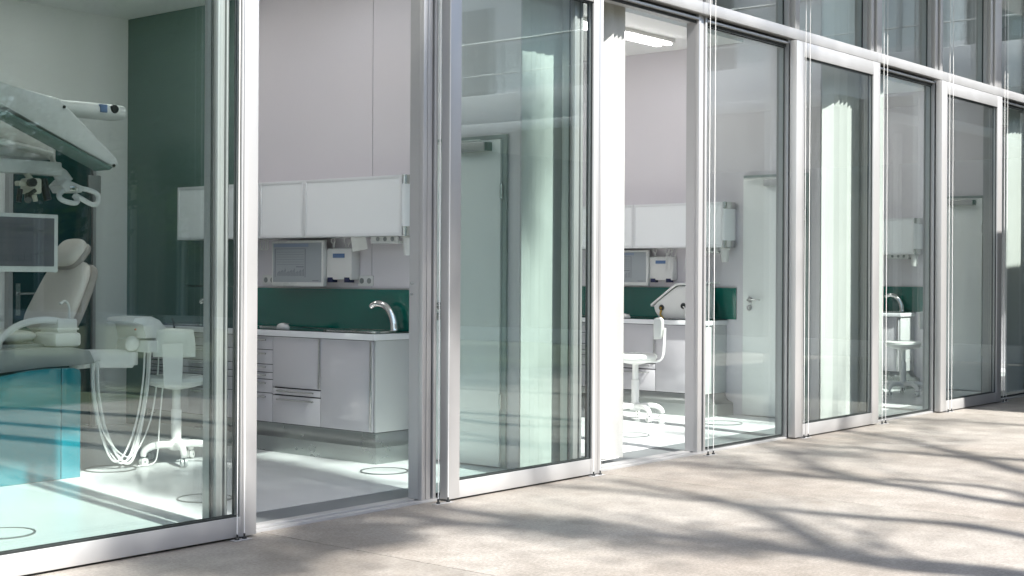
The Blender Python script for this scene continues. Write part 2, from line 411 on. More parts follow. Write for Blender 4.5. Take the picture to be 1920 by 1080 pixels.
# sliding doors
def sliding(x0, x1, label, st=.10, handle=True):
    t = thing('sliding_door', (x0, 5.22, 0), label, 'sliding door', 'sliding glass doors along the facade')
    y0, y1, z0, z1, br, tr = 5.188, 5.248, .010, 3.085, .095, .115
    b = MB()
    b.box(x0, x0 + st, y0, y1, z0, z1, .003); b.box(x1 - st, x1, y0, y1, z0, z1, .003)
    b.box(x0 + st - .002, x1 - st + .002, y0 + .0015, y1 - .001, z0 + .001, z0 + br, .002); b.box(x0 + st - .002, x1 - st + .002, y0 + .0015, y1 - .001, z1 - tr, z1 - .001, .002)
    b.build('door_frame', 'alu', t)
    p = MB().box(x0 + st - .004, x1 - st + .004, 5.208, 5.232, z0 + br - .003, z1 - tr + .003).build('glass_pane', 'glass', t)
    b = MB(); g = .009
    a, c, e, f = x0 + st, x1 - st, z0 + br, z1 - tr
    for yy in (5.200, 5.2325):
        b.box(a - .0005, a + g, yy, yy + .007, e, f); b.box(c - g, c + .0005, yy, yy + .007, e, f); b.box(a + g, c - g, yy, yy + .007, e - .0005, e + g); b.box(a + g, c - g, yy, yy + .007, f - g, f + .0005)
    b.build('gasket', 'rubber', t)
    if handle:
        MB().box(x1 - .02, x1 - .004, y1 + .001, y1 + .02, 1.00, 1.14, .004).build('handle', 'white', t)
    return t
sliding(2.905, 4.36, 'nearest sliding glass door slid open in front of the dental chair room', .098)
sliding(5.715, 7.16, 'sliding glass door with white frame slid open between the two open doorways', .10)
sliding(9.70, 11.18, 'closed sliding glass door with white vertical blinds gathered behind it', .125)
sliding(12.50, 14.02, 'farthest closed sliding glass door showing a white door behind it', .125)
sliding(15.31, 16.85, 'last closed sliding glass door at the far shaded end of the front', .125)
sliding(1.36, 2.89, 'sliding glass door beside the nearest one at the near end', .10)

# bolts on the jamb of the first doorway
for z in (1.145, 1.205): MB().lathe([(.007, -.01), (.007, 0)], (5.589, 5.345, z), 10, 'x').build('jamb_bolt', 'grey', fac)

# paired guide wires for the outside blinds
GW = [((432, 4.195), 5.165, 'pair of thin steel guide wires in front of the nearest sliding door edge')]
for k, (xa, xb, yy, lab) in enumerate([
    (4.225, 4.268, 5.165, 'pair of thin steel guide wires beside the nearest white door stile'),
    (5.615, 5.695, 5.165, 'pair of thin steel guide wires at the right jamb of the nearest doorway'),
    (7.045, 7.115, 5.165, 'pair of thin steel guide wires at the left side of the second doorway'),
    (8.395, 8.465, 5.165, 'pair of thin steel guide wires at the right side of the second doorway'),
    (9.80, 9.87, 5.165, 'pair of thin steel guide wires before the closed sliding door with blinds'),
    (11.20, 11.27, 5.165, 'pair of thin steel guide wires in front of the pane showing the third stool'),
    (12.62, 12.70, 5.165, 'pair of thin steel guide wires in front of the farthest closed sliding door'),
    (14.02, 14.10, 5.165, 'pair of thin steel guide wires at the shaded far end of the glass front')]):
    t = thing('blind_guide', ((xa + xb) / 2, yy, 0), lab, 'guide wire', 'blind guide wires along the facade')
    for x in (xa, xb):
        MB().tube([(x, yy, .012), (x, yy, 4.75)], .0026, 6).build('wire', 'white', t)
        f_ = MB(); f_.lathe([(.011, .0045), (.011, .012), (.005, .016), (.005, .03)], (x, yy, 0), 12); f_.build('wire_foot', 'black', t)
    MB().box(xa - .03, xb + .03, yy - .02, yy + .02, 0.0005, .0045, .001).build('foot_plate', 'alu', t)

# ================================================================== vertical blinds
def blind(x0, x1, step, ang, y, label, ztop=4.60, jitter=4):
    t = thing('vertical_blind', ((x0 + x1) / 2, y, 0), label, 'vertical blind', 'white vertical blinds along the glass front')
    n = max(1, int(round((x1 - x0) / step))); W = .127
    MB().box(x0 - .08, x1 + .08, y - .02, y + .02, ztop + .03, ztop + .07, .004).build('headrail', 'alu', t)
    chain = []
    for i in range(n):
        x = x0 + (i + .5) * (x1 - x0) / n; a = R(ang + rnd.uniform(-jitter, jitter)); d = Vector((math.cos(a), math.sin(a), 0)); nn = Vector((-d.y, d.x, 0))
        c = Vector((x, y, 0)); b = MB(); pf = []
        for k in range(7):
            q = (k / 6 - .5); pf.append(c + d * (q * W) + nn * (.005 * (1 - 4 * q * q)))
        th = .0012; zb = .035 + rnd.uniform(-.004, .004)
        F = [b.bm.verts.new((p.x, p.y, zb)) for p in pf]; G = [b.bm.verts.new((p.x, p.y, ztop + .03)) for p in pf]
        F2 = [b.bm.verts.new((p.x + nn.x * th, p.y + nn.y * th, zb)) for p in pf]; G2 = [b.bm.verts.new((p.x + nn.x * th, p.y + nn.y * th, ztop + .03)) for p in pf]
        for k in range(6):
            b.bm.faces.new((F[k], F[k + 1], G[k + 1], G[k])); b.bm.faces.new((F2[k + 1], F2[k], G2[k], G2[k + 1]))
            b.bm.faces.new((F[k + 1], F[k], F2[k], F2[k + 1])); b.bm.faces.new((G[k], G[k + 1], G2[k + 1], G2[k]))
        b.bm.faces.new((F[0], G[0], G2[0], F2[0])); b.bm.faces.new((G[6], F[6], F2[6], G2[6]))
        b.build('slat', 'blind', t)
        e0 = c + d * (W * .5); e1 = c - d * (W * .5)
        chain.append((e1 - nn * .006).to_tuple()[:2]); chain.append((e0 - nn * .006).to_tuple()[:2])
    pts = []
    for (a, c) in zip(chain, chain[1:]):
        for k in range(4):
            f = k / 4; pts.append((a[0] + (c[0] - a[0]) * f, a[1] + (c[1] - a[1]) * f, .040 - .016 * math.sin(PI * f)))
    MB().tube(pts, .0022, 5).build('bead_chain', 'white', t)
blind(6.69, 7.05, .10, -2, 5.45, 'white vertical blind closed flat behind the open sliding door between the doorways', jitter=2)
blind(7.08, 7.17, .03, 55, 5.47, 'narrow bunch of white blind slats turned edge-on beside the flat closed blind')
blind(7.52, 7.70, .05, -40, 5.46, 'brilliant white stack of blind slats at the left edge of the second doorway')
blind(10.64, 11.66, .075, -36, 5.42, 'white vertical blind gathered in folds behind the closed sliding door', jitter=17)
blind(14.92, 15.9, .085, -12, 5.46, 'white vertical blind behind the last pane at the right edge', jitter=6)

# ================================================================== fittings of the treatment rooms (first room, then copies)
X0 = XP[1]; DX = XP[2] - XP[1]
ROOMW = ['behind the nearest open doorway', 'behind the second open doorway', 'behind the far panes']

# ---- base cabinet
def bar_handle(mb, x, ya, yb, z, r=.006):
    mb.tube([(x + .018, ya + .02, z), (x, ya + .015, z), (x, ya, z)][::-1] + [], r * .8, 6)
    mb.tube([(x, ya, z), (x, yb, z)], r, 8)
    mb.tube([(x, yb - .02, z), (x + .018, yb - .02, z)], r * .8, 6)
cab = thing('base_cabinet', (6.76, 6.62, 0), 'long grey lacquered base cabinet with steel tap ' + ROOMW[0], 'cabinet', 'base cabinets under the wall cabinets')
YE = 9.16
MB().box(6.598, 6.957, 6.648, YE, .192, .812).build('carcass', 'cabdark', cab)
MB().box(6.588, 6.957, 6.630, 6.6475, .197, .812, .002).build('end_panel', 'cab_end', cab)
b = MB(); b.box(6.552, 6.958, 6.615, YE + .01, .814, .856, .003); wt = b.build('worktop', 'worktop', cab)
MB().box(6.560, 6.9575, 6.623, YE + .005, .8565, .8625).build('worktop_surface', 'dark_top', wt)
b = MB(); rings = []
for z, o in ((.1915, .0), (.165, .002), (.145, .010), (.128, .024), (.116, .042), (.108, .058), (.106, .062), (.100, .062), (.0, .064)):
    rings.append([b.bm.verts.new(p) for p in ((6.598 - o * 1.2, 6.642 - o * 1.3, z), (6.958, 6.642 - o * 1.3, z), (6.958, YE, z), (6.598 - o * 1.2, YE, z))])
for a, c in zip(rings, rings[1:]):
    for j in range(4): b.bm.faces.new((a[j], a[(j + 1) % 4], c[(j + 1) % 4], c[j]))
b.bm.faces.new(rings[0]); b.bm.faces.new(rings[-1])
b.build('plinth', 'plinth', cab, sharp=25)
FX0, FX1 = 6.572, 6.5955
def front(name, ya, yb, za, zb, handle=None):
    f = MB().box(FX0, FX1, ya + .0025, yb - .0025, za + .0025, zb - .0025, .0015).build(name, 'cab', cab)
    if handle == 'h':
        mb = MB(); bar_handle(mb, 6.556, ya + .06, yb - .06, zb - (.028 if zb - za > .06 else .02)); mb.build('handle', 'steel', f)
    if handle == 'v':
        MB().box(6.566, 6.5715, ya + .004, ya + .022, za + .01, zb - .005, .001).build('edge_grip', 'steel', f)
front('door', 6.648, 7.152, .197, .811, 'v')
front('door', 7.152, 7.652, .452, .811, 'v'); front('drawer', 7.152, 7.652, .400, .448, 'h'); front('drawer', 7.152, 7.652, .197, .396, 'h')
zz = [.811, .713, .609, .551, .501, .404, .197]
for ya, yb in ((7.652, 8.10), (8.10, 8.62), (8.62, 9.15)):
    for a, c in zip(zz, zz[1:]): front('drawer', ya, yb, c, a, 'h')
def sink(yc):
    b = MB(); rings = []; n = 36
    for k, z in ((1.0, .8628), (1.0, .869), (.93, .8725), (.86, .870), (.82, .866), (.5, .8645), (.05, .8640)):
        rings.append([b.bm.verts.new((6.775 + .150 * k * math.copysign(abs(math.cos(2 * PI * j / n)) ** .6, math.cos(2 * PI * j / n)), yc + .285 * k * math.copysign(abs(math.sin(2 * PI * j / n)) ** .6, math.sin(2 * PI * j / n)), z)) for j in range(n)])
    for a, c in zip(rings, rings[1:]):
        for j in range(n): b.bm.faces.new((a[j], a[(j + 1) % n], c[(j + 1) % n], c[j]))
    b.bm.faces.new(rings[-1]); b.bm.faces.new(rings[0][::-1])
    b.build('sink', 'steel', cab)
    o = yc - 6.98
    b = MB(); p = smooth([(6.885, 6.750 + o, .872), (6.884, 6.755 + o, .93), (6.878, 6.772 + o, .985), (6.868, 6.81 + o, 1.035), (6.852, 6.865 + o, 1.055), (6.840, 6.905 + o, 1.048), (6.834, 6.93 + o, 1.030)], 2)
    m = len(p); b.tube(p, [.030 - .011 * i / (m - 1) for i in range(m)], 14)
    b.lathe([(.030, .868), (.030, .874), (.024, .880)], (6.885, 6.755 + o, 0), 16)
    b.build('tap', 'chrome', cab)
sink(6.98); sink(8.86)
cabs = [cab, dup(cab, DX, 'long grey base cabinet under the white instrument console ' + ROOMW[1]), dup(cab, 2 * DX, 'dim grey base cabinet with tap ' + ROOMW[2])]

# ---- splashback
sp = thing('splashback', (6.95, 6.6, .863), 'green glass splashback strip above the worktop ' + ROOMW[0], 'splashback', 'green splashbacks')
MB().box(6.950, 6.9585, 6.53, YE, .864, 1.150).build('glass_sheet', 'splash', sp)
MB().box(6.948, 6.9585, 6.53, YE, 1.1505, 1.160).build('top_trim', 'alu', sp)
for k in (1, 2): dup(sp, DX * k, 'green glass splashback strip above the worktop ' + ROOMW[k])

# ---- wall cabinet
wc = thing('wall_cabinet', (6.85, 6.53, 1.515), 'white frosted wall cabinet hung over the worktop ' + ROOMW[0], 'cabinet', 'wall cabinets')
MB().box(6.768, 6.957, 6.556, 9.00, 1.516, 1.928).build('carcass', 'alu_light', wc)
for ya, yb in ((6.556, 7.53), (7.533, 8.02), (8.023, 9.0)):
    b = MB(); f = .022
    b.box(6.750, 6.767, ya + .001, ya + f, 1.517, 1.927, .001); b.box(6.750, 6.767, yb - f, yb - .001, 1.517, 1.927, .001)
    b.box(6.7505, 6.767, ya + f - .001, yb - f + .001, 1.517, 1.517 + f, .001); b.box(6.7505, 6.767, ya + f - .001, yb - f + .001, 1.927 - f, 1.927, .001)
    d = b.build('cabinet_door', 'alu_light', wc)
    MB().box(6.755, 6.7655, ya + f, yb - f, 1.517 + f, 1.927 - f).build('frosted_panel', 'wcab', d)
poly = [(6.7515, 6.5555), (6.9565, 6.5555)] + [(6.854 + .1025 * math.cos(R(a)), 6.552 + .036 * math.sin(R(a))) for a in range(0, -181, -12)]
MB().prism(poly, 'z', 1.58, 1.865).build('end_profile', 'wcab', wc)
for za, zb in ((1.5165, 1.5795), (1.8655, 1.9275)): MB().prism(poly, 'z', za, zb).build('end_cap', 'steel', wc)
for k in (1, 2): dup(wc, DX * k, ('white frosted wall cabinet hung over the worktop ' if k == 1 else 'dim frosted wall cabinet with bright metal end ') + ROOMW[k])

# ---- wall monitor
wm = thing('wall_monitor', (6.87, 7.7, 1.17), 'grey flat monitor showing a form fixed above the splashback ' + ROOMW[0], 'monitor', 'wall monitors')
b = MB(); b.box(6.842, 6.880, 7.425, 7.985, 1.165, 1.500, .004); b.build('housing', 'white2', wm)
MB().box(6.8395, 6.8415, 7.444, 7.966, 1.196, 1.482).build('screen', 'screen', wm)
b = MB(); b.box(6.838, 6.8393, 7.58, 7.955, 1.452, 1.476); b.build('screen_header', 'ink2', wm)
b = MB(); x0, x1 = 6.8375, 6.8391
b.box(x0, x1, 7.615, 7.94, 1.438, 1.4400)
for i in range(6): b.box(x0, x1, 7.63, 7.925, 1.414 - .018 * i, 1.4152 - .018 * i)
b.box(x0, x1, 7.63, 7.71, 1.305, 1.309); b.box(x0, x1, 7.612, 7.614, 1.232, 1.44); b.box(x0, x1, 7.94, 7.942, 1.232, 1.44)
for i in range(9):
    y = 7.915 - i * .033; h = .026 + .012 * ((i * 7) % 3) / 2
    b.box(x0, x1, y - .020, y - .0185, 1.24, 1.24 + h * 1.4); b.box(x0, x1, y - .006, y - .0045, 1.24, 1.24 + h)
    b.box(x0, x1, y - .020, y - .006, 1.24 + h, 1.2415 + h)
b.box(x0, x1, 7.47, 7.535, 1.206, 1.209); b.build('screen_linework', 'ink', wm)
MB().box(6.8805, 6.956, 7.60, 7.80, 1.26, 1.42).build('wall_bracket', 'navy', wm)
dup(wm, DX, 'grey flat monitor showing a form fixed above the splashback ' + ROOMW[1])

# ---- wall unit with small display
wu = thing('wall_display_unit', (6.92, 7.29, 1.2), 'white wall box with small blue display beside the monitor ' + ROOMW[0], 'wall unit', 'wall boxes with display')
MB().box(6.872, 6.957, 7.165, 7.425, 1.215, 1.440, .010).build('housing', 'white', wu)
MB().box(6.8695, 6.8718, 7.235, 7.355, 1.372, 1.402).build('display', 'lcd', wu)
for ya in (7.185, 7.358): MB().box(6.869, 6.92, ya, ya + .053, 1.196, 1.232, .002).build('clip', 'navy', wu)
b = MB()
for y, dy in ((7.39, .02), (7.37, -.015), (7.26, .012), (7.21, -.03)): b.tube(smooth([(6.90, y, 1.515), (6.895, y + dy, 1.49), (6.90, y - dy, 1.465), (6.905, y, 1.436)], 2), .0042, 6)
b.build('cable', 'cable', wu)
dup(wu, DX, 'white wall box with small blue display beside the monitor ' + ROOMW[1])

# ---- sockets
def socket(y, n, lab, x=X0):
    t = thing('wall_socket', (x, y, 1.17), lab, 'socket', 'white wall sockets')
    MB().box(x - .009, x - .0005, y - .037 * n, y + .037 * n, 1.172, 1.247, .002).build('plate', 'white', t)
    for i in range(n):
        c = y + (i - (n - 1) / 2) * .074
        MB().lathe([(.020, -.0115), (.020, -.0085), (.014, -.0085)][:2], (x, c, 1.209), 16, 'x').build('outlet', 'grey', t)
    return t
socket(7.105, 2, 'white double wall socket right of the monitor ' + ROOMW[0])
socket(8.14, 2, 'white wall socket left of the grey monitor ' + ROOMW[0])
socket(7.03, 1, 'white single wall socket above the white console ' + ROOMW[1], X0 + DX)

# ---- small things under the wall cabinet
def under(dx, k):
    x = X0 + dx
    t = thing('cup_dispenser', (x - .1, 6.57, 1.40), 'white cup dispenser under the wall cabinet end ' + ROOMW[k], 'dispenser', 'cup dispensers')
    b = MB(); b.lathe([(.030, 1.385), (.040, 1.50), (.048, 1.503), (.048, 1.514)], (x - .115, 6.585, 0), 20); b.build('cup', 'white', t)
    b = MB(); b.box(x - .16, x - .05, 6.64, 6.90, 1.468, 1.485, .003); b.box(x - .16, x - .15, 6.64, 6.90, 1.485, 1.5145, .002); rail = b.build('rail', 'white', t)
    for q in (6.69, 6.76, 6.83): MB().lathe([(.016, -.004), (.016, .0)], (x - .161, q, 1.497), 10, 'x').build('knob', 'grey', rail)
under(0, 0); under(DX, 1); under(2 * DX, 2)
t = thing('paper_sheet', (6.80, 7.02, 1.45), 'white paper sheet hanging from the wall cabinet beside the cup dispenser', 'paper')
b = MB(); P = []
for i in range(7):
    for j in range(5):
        u, v = i / 6, j / 4; P.append((6.80 + .03 * v + .008 * math.sin(u * 4), 7.10 - .155 * u + .01 * v, 1.514 - .10 * v * (1 - .18 * u)))
for off in (0, .0012):
    V = [b.bm.verts.new((p[0] + off, p[1], p[2])) for p in P]
    for i in range(6):
        for j in range(4): b.bm.faces.new((V[i * 5 + j], V[i * 5 + j + 1], V[i * 5 + j + 6], V[i * 5 + j + 5]))
b.build('sheet', 'paper', t)
t = thing('cable_loop', (6.9, 8.17, 1.43), 'bundle of white cables hanging left of the monitor in the nearest room', 'cable')
b = MB()
for i in range(4): b.tube(smooth([(6.86, 8.05 + .03 * i, 1.514), (6.85, 8.03 + .03 * i, 1.44), (6.855, 8.07 + .03 * i, 1.425), (6.87, 8.09 + .03 * i, 1.514)], 2), .0035, 6)
b.build('cable', 'cable', t)
t = thing('cable_loop', (10.95, 7.0, 1.3), 'white cables hanging in loops under the wall cabinet right of the second wall box', 'cable')
b = MB()
for y, zl in ((7.10, 1.36), (7.14, 1.40), (6.98, 1.30), (7.18, 1.42)): b.tube(smooth([(10.98, y, 1.514), (10.97, y + .02, (zl + 1.514) / 2), (10.98, y + .045, zl), (10.985, y + .05, 1.30)], 2), .0035, 6)
b.build('cable', 'cable', t)

# ---- mice
def mouse(x, y, lab):
    t = thing('computer_mouse', (x, y, .863), lab, 'mouse', 'white computer mice')
    b = MB(); b.ell((x, y, .868), .034, .062, .034); b.build('shell', 'white', t)
    b = MB(); b.box(x - .015, x + .015, y - .05, y - .02, .893, .899, .002); b.build('wheel', 'grey', t)
    b = MB(); b.tube(smooth([(x, y + .06, .867), (x + .05, y + .16, .866), (x + .03, y + .3, .866), (x + .15, y + .42, .866)], 2), .003, 6); b.build('mouse_cable', 'cable', t)
mouse(6.70, 7.69, 'white round computer mouse on the dark worktop of the nearest room')
mouse(10.75, 7.53, 'white round computer mouse on the worktop behind the second doorway')

# ---- interior doors
idr = thing('interior_door', (6.95, 6.12, 0), 'white door with overhead closer seen through the open sliding door', 'door', 'white interior doors')
b = MB(); b.box(6.940, 6.9585, 5.800, 5.8365, 0, 2.168); b.box(6.940, 6.9585, 5.8365, 6.452, 2.143, 2.168); b.build('door_frame', 'gap_shade', idr)
lf = MB().box(6.926, 6.9580, 5.841, 6.446, .008, 2.138, .002).build('door_leaf', 'door', idr)
for z in (1.80, .43):
    MB().tube([(6.932, 5.836, z - .05), (6.932, 5.836, z + .05)], .011, 10).build('hinge', 'steel', idr)
b = MB(); b.box(6.868, 6.925, 5.93, 6.21, 2.062, 2.122, .005); cl = b.build('door_closer', 'alu', idr)
b = MB(); b.box(6.885, 6.905, 5.99, 6.42, 2.130, 2.141, .001); b.tube([(6.895, 6.0, 2.122), (6.895, 6.0, 2.138)], .012, 8); b.build('closer_arm', 'white2', cl)
MB().box(6.872, 6.9255, 5.929, 5.9295 - .018, 2.064, 2.120).build('closer_cap', 'green_wall', cl)
b = MB(); b.lathe([(.026, -.008), (.026, 0)], (6.926, 6.368, 1.046), 20, 'x'); b.tube([(6.922, 6.368, 1.046), (6.875, 6.368, 1.046), (6.872, 6.36, 1.046), (6.872, 6.245, 1.046)], .0095, 10); hd = b.build('handle', 'steel', lf)
b = MB(); b.lathe([(.026, -.008), (.026, 0)], (6.926, 6.376, .974), 20, 'x'); b.lathe([(.011, -.014), (.011, -.008)], (6.926, 6.376, .974), 12, 'x'); b.build('lock_rose', 'steel', lf)
dup(idr, DX, 'white door with lever handle seen through the fixed pane in the middle'); dup(idr, 2 * DX, 'dim white door with overhead closer behind the farthest closed sliding door')

# ---- ceiling lamps
cl = thing('ceiling_lamp', (9.9, 6.96, 3.38), 'long lit fluorescent lamp near the glass on the ceiling of the second room', 'ceiling lamp', 'ceiling lamps')
MB().box(9.0, 10.56, 6.86, 7.06, 3.345, 3.3795, .004).build('housing', 'white', cl)
for y in (6.905, 7.015): MB().box(9.03, 10.53, y - .030, y + .030, 3.325, 3.3445, .006).build('diffuser', 'lampglass', cl)
b = MB(); 
for i in range(30): b.box(9.04 + i * .05, 9.046 + i * .05, 6.94, 6.98, 3.331, 3.3445)
b.build('louvre', 'alu', cl)
for k, nm in ((-1, 'nearest'), (0, 'second'), (1, 'third')):
    if k: dup(cl, DX * k, 'long lit fluorescent lamp near the glass on the ceiling of the %s room' % nm)
    dup(cl, DX * k, 'added unseen fill lamp deeper in on the ceiling of the %s room' % nm).location.y += 1.75  # deeper row is unseen, added as fill light for the rooms

# ---- floor hatches
for x, y, r, lab in ((6.33, 6.29, .155, 'round floor hatch in front of the grey base cabinet end'), (9.06, 6.30, .165, 'round floor hatch below the second stool'), (10.33, 6.22, .175, 'round floor hatch behind the middle fixed pane'),
                     (5.235, 7.66, .165, 'round floor hatch under the hanging dental hoses'), (4.90, 6.27, .155, 'round floor hatch beside the nearest white door stile'), (3.60, 6.14, .15, 'round floor hatch cut by the left picture edge')):
    t = thing('floor_hatch', (x, y, 0), lab, 'floor hatch', 'round floor hatches')
    MB().lathe([(r - .012, .0005), (r - .012, .004)], (x, y, 0), 40).build('cover', 'floor', t)
    b = MB(); n = 48; rr = [[b.bm.verts.new((x + q * math.cos(2 * PI * j / n), y + q * math.sin(2 * PI * j / n), z)) for j in range(n)] for q, z in ((r, .0005), (r, .007), (r - .010, .007), (r - .010, .0005))]
    for i in range(4):
        a, c = rr[i], rr[(i + 1) % 4]
        for j in range(n): b.bm.faces.new((a[j], a[(j + 1) % n], c[(j + 1) % n], c[j]))
    b.build('rim', 'ring', t)

# ================================================================== work stools
def make_stool(label, x, y, rot, seat=.56):
    t = thing('work_stool', (0, 0, 0), label, 'stool', 'white work stools')
    b = MB(); b.lathe([(.045, .085), (.050, .10), (.050, .14), (.034, .155)], (0, 0, 0), 20)
    for k in range(5):
        a = 2 * PI * k / 5 + .3; d = Vector((math.cos(a), math.sin(a), 0))
        p = smooth([d * .02 + Vector((0, 0, .118)), d * .12 + Vector((0, 0, .128)), d * .20 + Vector((0, 0, .118)), d * .238 + Vector((0, 0, .085)), d * .240 + Vector((0, 0, .058))], 2)
        m = len(p); b.tube(p, [.026 - .007 * i / (m - 1) for i in range(m)], 10)
    b.build('star_base', 'white', t)
    for k in range(5):
        a = 2 * PI * k / 5 + .3; d = Vector((math.cos(a), math.sin(a), 0)); nrm = Vector((-d.y, d.x, 0))
        c = d * .236 + Vector((0, 0, .026)); b = MB()
        b.tube([c - nrm * .020, c - nrm * .004], .025, 16); b.tube([c + nrm * .004, c + nrm * .020], .025, 16)
        cs = b.build('caster', 'white2', t)
        b = MB(); b.tube([c - nrm * .022, c + nrm * .022], .008, 8); b.tube([c + Vector((0, 0, .0)), c + Vector((0, 0, .036))], .007, 8); b.build('axle', 'grey', cs)
    b = MB(); b.lathe([(.034, .15), (.034, seat * .62), (.027, seat * .63), (.027, seat - .06)], (0, 0, 0), 20); b.build('column', 'white', t)
    b = MB(); b.lathe([(.05, seat - .075), (.13, seat - .058), (.172, seat - .045), (.18, seat - .035)], (0, 0, 0), 32); b.build('seat_pan', 'white', t)
    b = MB(); b.lathe([(.178, seat - .034), (.190, seat - .018), (.188, seat + .004), (.165, seat + .016), (.09, seat + .012), (.01, seat + .010)], (0, 0, 0), 36); b.build('seat', 'white2', t)
    b = MB(); p = smooth([(.10, 0, seat - .056), (.205, 0, seat - .05), (.242, 0, seat - .01), (.250, 0, seat + .10), (.255, 0, seat + .24)], 2)
    n_ = len(p); secs = []
    for i, q in enumerate(p):
        q = Vector(q); tg = (Vector(p[min(i + 1, n_ - 1)]) - Vector(p[max(i - 1, 0)])).normalized(); nn = Vector((tg.z, 0, -tg.x)); hw = .046 + .022 * (i / (n_ - 1))
        secs.append([b.bm.verts.new(q + Vector((0, s1 * hw, 0)) + nn * (s2 * .008)) for s1, s2 in ((-1, -1), (1, -1), (1, 1), (-1, 1))])
    for a, c in zip(secs, secs[1:]):
        for j in range(4): b.bm.faces.new((a[j], a[(j + 1) % 4], c[(j + 1) % 4], c[j]))
    b.bm.faces.new(secs[0][::-1]); b.bm.faces.new(secs[-1]); b.build('back_bracket', 'white', t)
    # curved back pad, wrapped round the sitter
    b = MB(); n, m = 22, 12; G = []
    for side in (0, 1):
        g = []
        for i in range(n + 1):
            u = 2 * i / n - 1
            for j in range(m + 1):
                v = 2 * j / m - 1
                e = max(0., 1 - abs(u) ** 3.2) ** .5 * max(0., 1 - abs(v) ** 3.2) ** .5
                th = .024 * min(1, e * 1.25)
                yy = u * .135 * (1 - .10 * max(0, v)); xx = .222 - .055 * u * u
                zz_ = seat + .235 + v * .088 + .012 * (1 - u * u) * (v > 0) * v
                g.append(b.bm.verts.new((xx + (th if side else -th), yy, zz_)))
        G.append(g)
    for side in (0, 1):
        g = G[side]
        for i in range(n):
            for j in range(m):
                q = (g[i * (m + 1) + j], g[i * (m + 1) + j + 1], g[(i + 1) * (m + 1) + j + 1], g[(i + 1) * (m + 1) + j])
                b.bm.faces.new(q if side else q[::-1])
    rim = [i * (m + 1) for i in range(n + 1)] + [n * (m + 1) + j for j in range(1, m + 1)] + [i * (m + 1) + m for i in range(n - 1, -1, -1)] + [j for j in range(m - 1, 0, -1)]
    for a, c in zip(rim, rim[1:] + rim[:1]): b.bm.faces.new((G[0][a], G[0][c], G[1][c], G[1][a]))
    b.build('backrest', 'white2', t, sharp=60)
    t.location = (x, y, 0.004); t.rotation_euler = (0, 0, R(rot)); return t
s1 = make_stool('white stool on a five-arm base beside the hanging dental hoses', 5.70, 7.60, 228)
s2 = copy_tree(s1); s2['label'] = 'white stool with curved backrest inside the second open doorway'; s2.location = (10.03, 6.91, .004); s2.rotation_euler.z = R(-60)
s3 = copy_tree(s1); s3['label'] = 'dim white stool with backrest behind the far fixed pane'; s3.location = (14.10, 6.27, .004); s3.rotation_euler.z = R(-64)

# ================================================================== dental unit of the first room
du = thing('dental_unit', (4.5, 7.75, 0), 'dental unit with glossy teal base, white tray arm and hanging hoses', 'dental unit')
def curvetop(x0, x1, n=10):
    f = lambda x: .676 if x > 4.72 else .676 - .16 * ((4.72 - x) / .9) ** 1.7
    return [(x0 + (x1 - x0) * i / n, f(x0 + (x1 - x0) * i / n)) for i in range(n + 1)]
tp = curvetop(3.80, 4.777)
b = MB(); b.prism([(3.80, .0)] + tp + [(4.777, .0)], 'y', 7.50, 8.02, .006); b.build('base_panel', 'teal', du)
b = MB(); b.prism([(4.783, 0), (4.783, .674), (4.870, .672), (4.905, .660), (4.915, .64), (4.915, 0)], 'y', 7.502, 8.018, .006); b.build('base_panel', 'teal', du)
b = MB(); b.prism([(3.75, .55), (4.40, .66), (4.72, .682), (4.93, .682), (5.06, .690), (5.02, .77), (4.90, .795), (3.75, .80)], 'y', 7.56, 7.98, .012); b.build('chassis', 'grey', du)
b = MB(); b.box(4.80, 4.985, 7.60, 7.86, .795, .885, .022); b.box(4.835, 4.972, 7.63, 7.83, .875, .968, .010); b.box(4.825, 4.978, 7.622, 7.838, .900, .912, .002); b.build('water_block', 'white', du)
b = MB(); b.tube(smooth([(4.945, 7.68, .965), (4.945, 7.68, 1.03), (4.935, 7.68, 1.065), (4.905, 7.67, 1.082), (4.878, 7.66, 1.068)], 2), .0075, 8); b.ell((4.872, 7.658, 1.064), .012, .012, .010); b.build('cup_filler', 'white', du)
b = MB(); b.tube(smooth([(4.98, 7.70, .705), (5.10, 7.69, .712), (5.25, 7.68, .706), (5.395, 7.66, .700)], 1), .040, 14, flat=1.5); b.lathe([(.048, .655), (.052, .67), (.052, .742), (.046, .752)], (5.02, 7.70, 0), 20); b.lathe([(.042, .660), (.045, .668), (.045, .735), (.040, .745)], (5.385, 7.66, 0), 20)
b.build('tray_arm', 'white', du)
b = MB(); b.tube([(5.375, 7.66, .74), (5.375, 7.66, .80)], .022, 12); b.ell((5.365, 7.62, .800), .050, .045, .050); b.tube([(5.365, 7.62, .80), (5.47, 7.66, .83)], .030, 12); b.build('arm_joint', 'white', du)
b = MB(); b.prism([(5.310, .945), (5.325, .968), (5.455, .975), (5.515, .950), (5.560, .905), (5.590, .842), (5.575, .832), (5.40, .836), (5.392, .93), (5.312, .936)], 'y', 7.53, 7.83, .008); hd = b.build('delivery_head', 'white', du)
b = MB(); b.prism([(5.41, .80), (5.41, .745), (5.60, .735), (5.665, .765), (5.672, .79), (5.60, .818), (5.42, .822)], 'y', 7.51, 7.86, .010); b.build('instrument_tray', 'white2', du)
b = MB(); b.tube([(5.62, 7.58, .79), (5.648, 7.57, .86), (5.660, 7.57, .895)], .010, 8); b.tube([(5.660, 7.57, .895), (5.640, 7.57, .96)], .0055, 8); b.build('handpiece', 'black', du)
MB().ell((5.325, 7.527, .895), .008, .006, .007).build('status_button', mat('red_button', (.35, .05, .03)), hd)
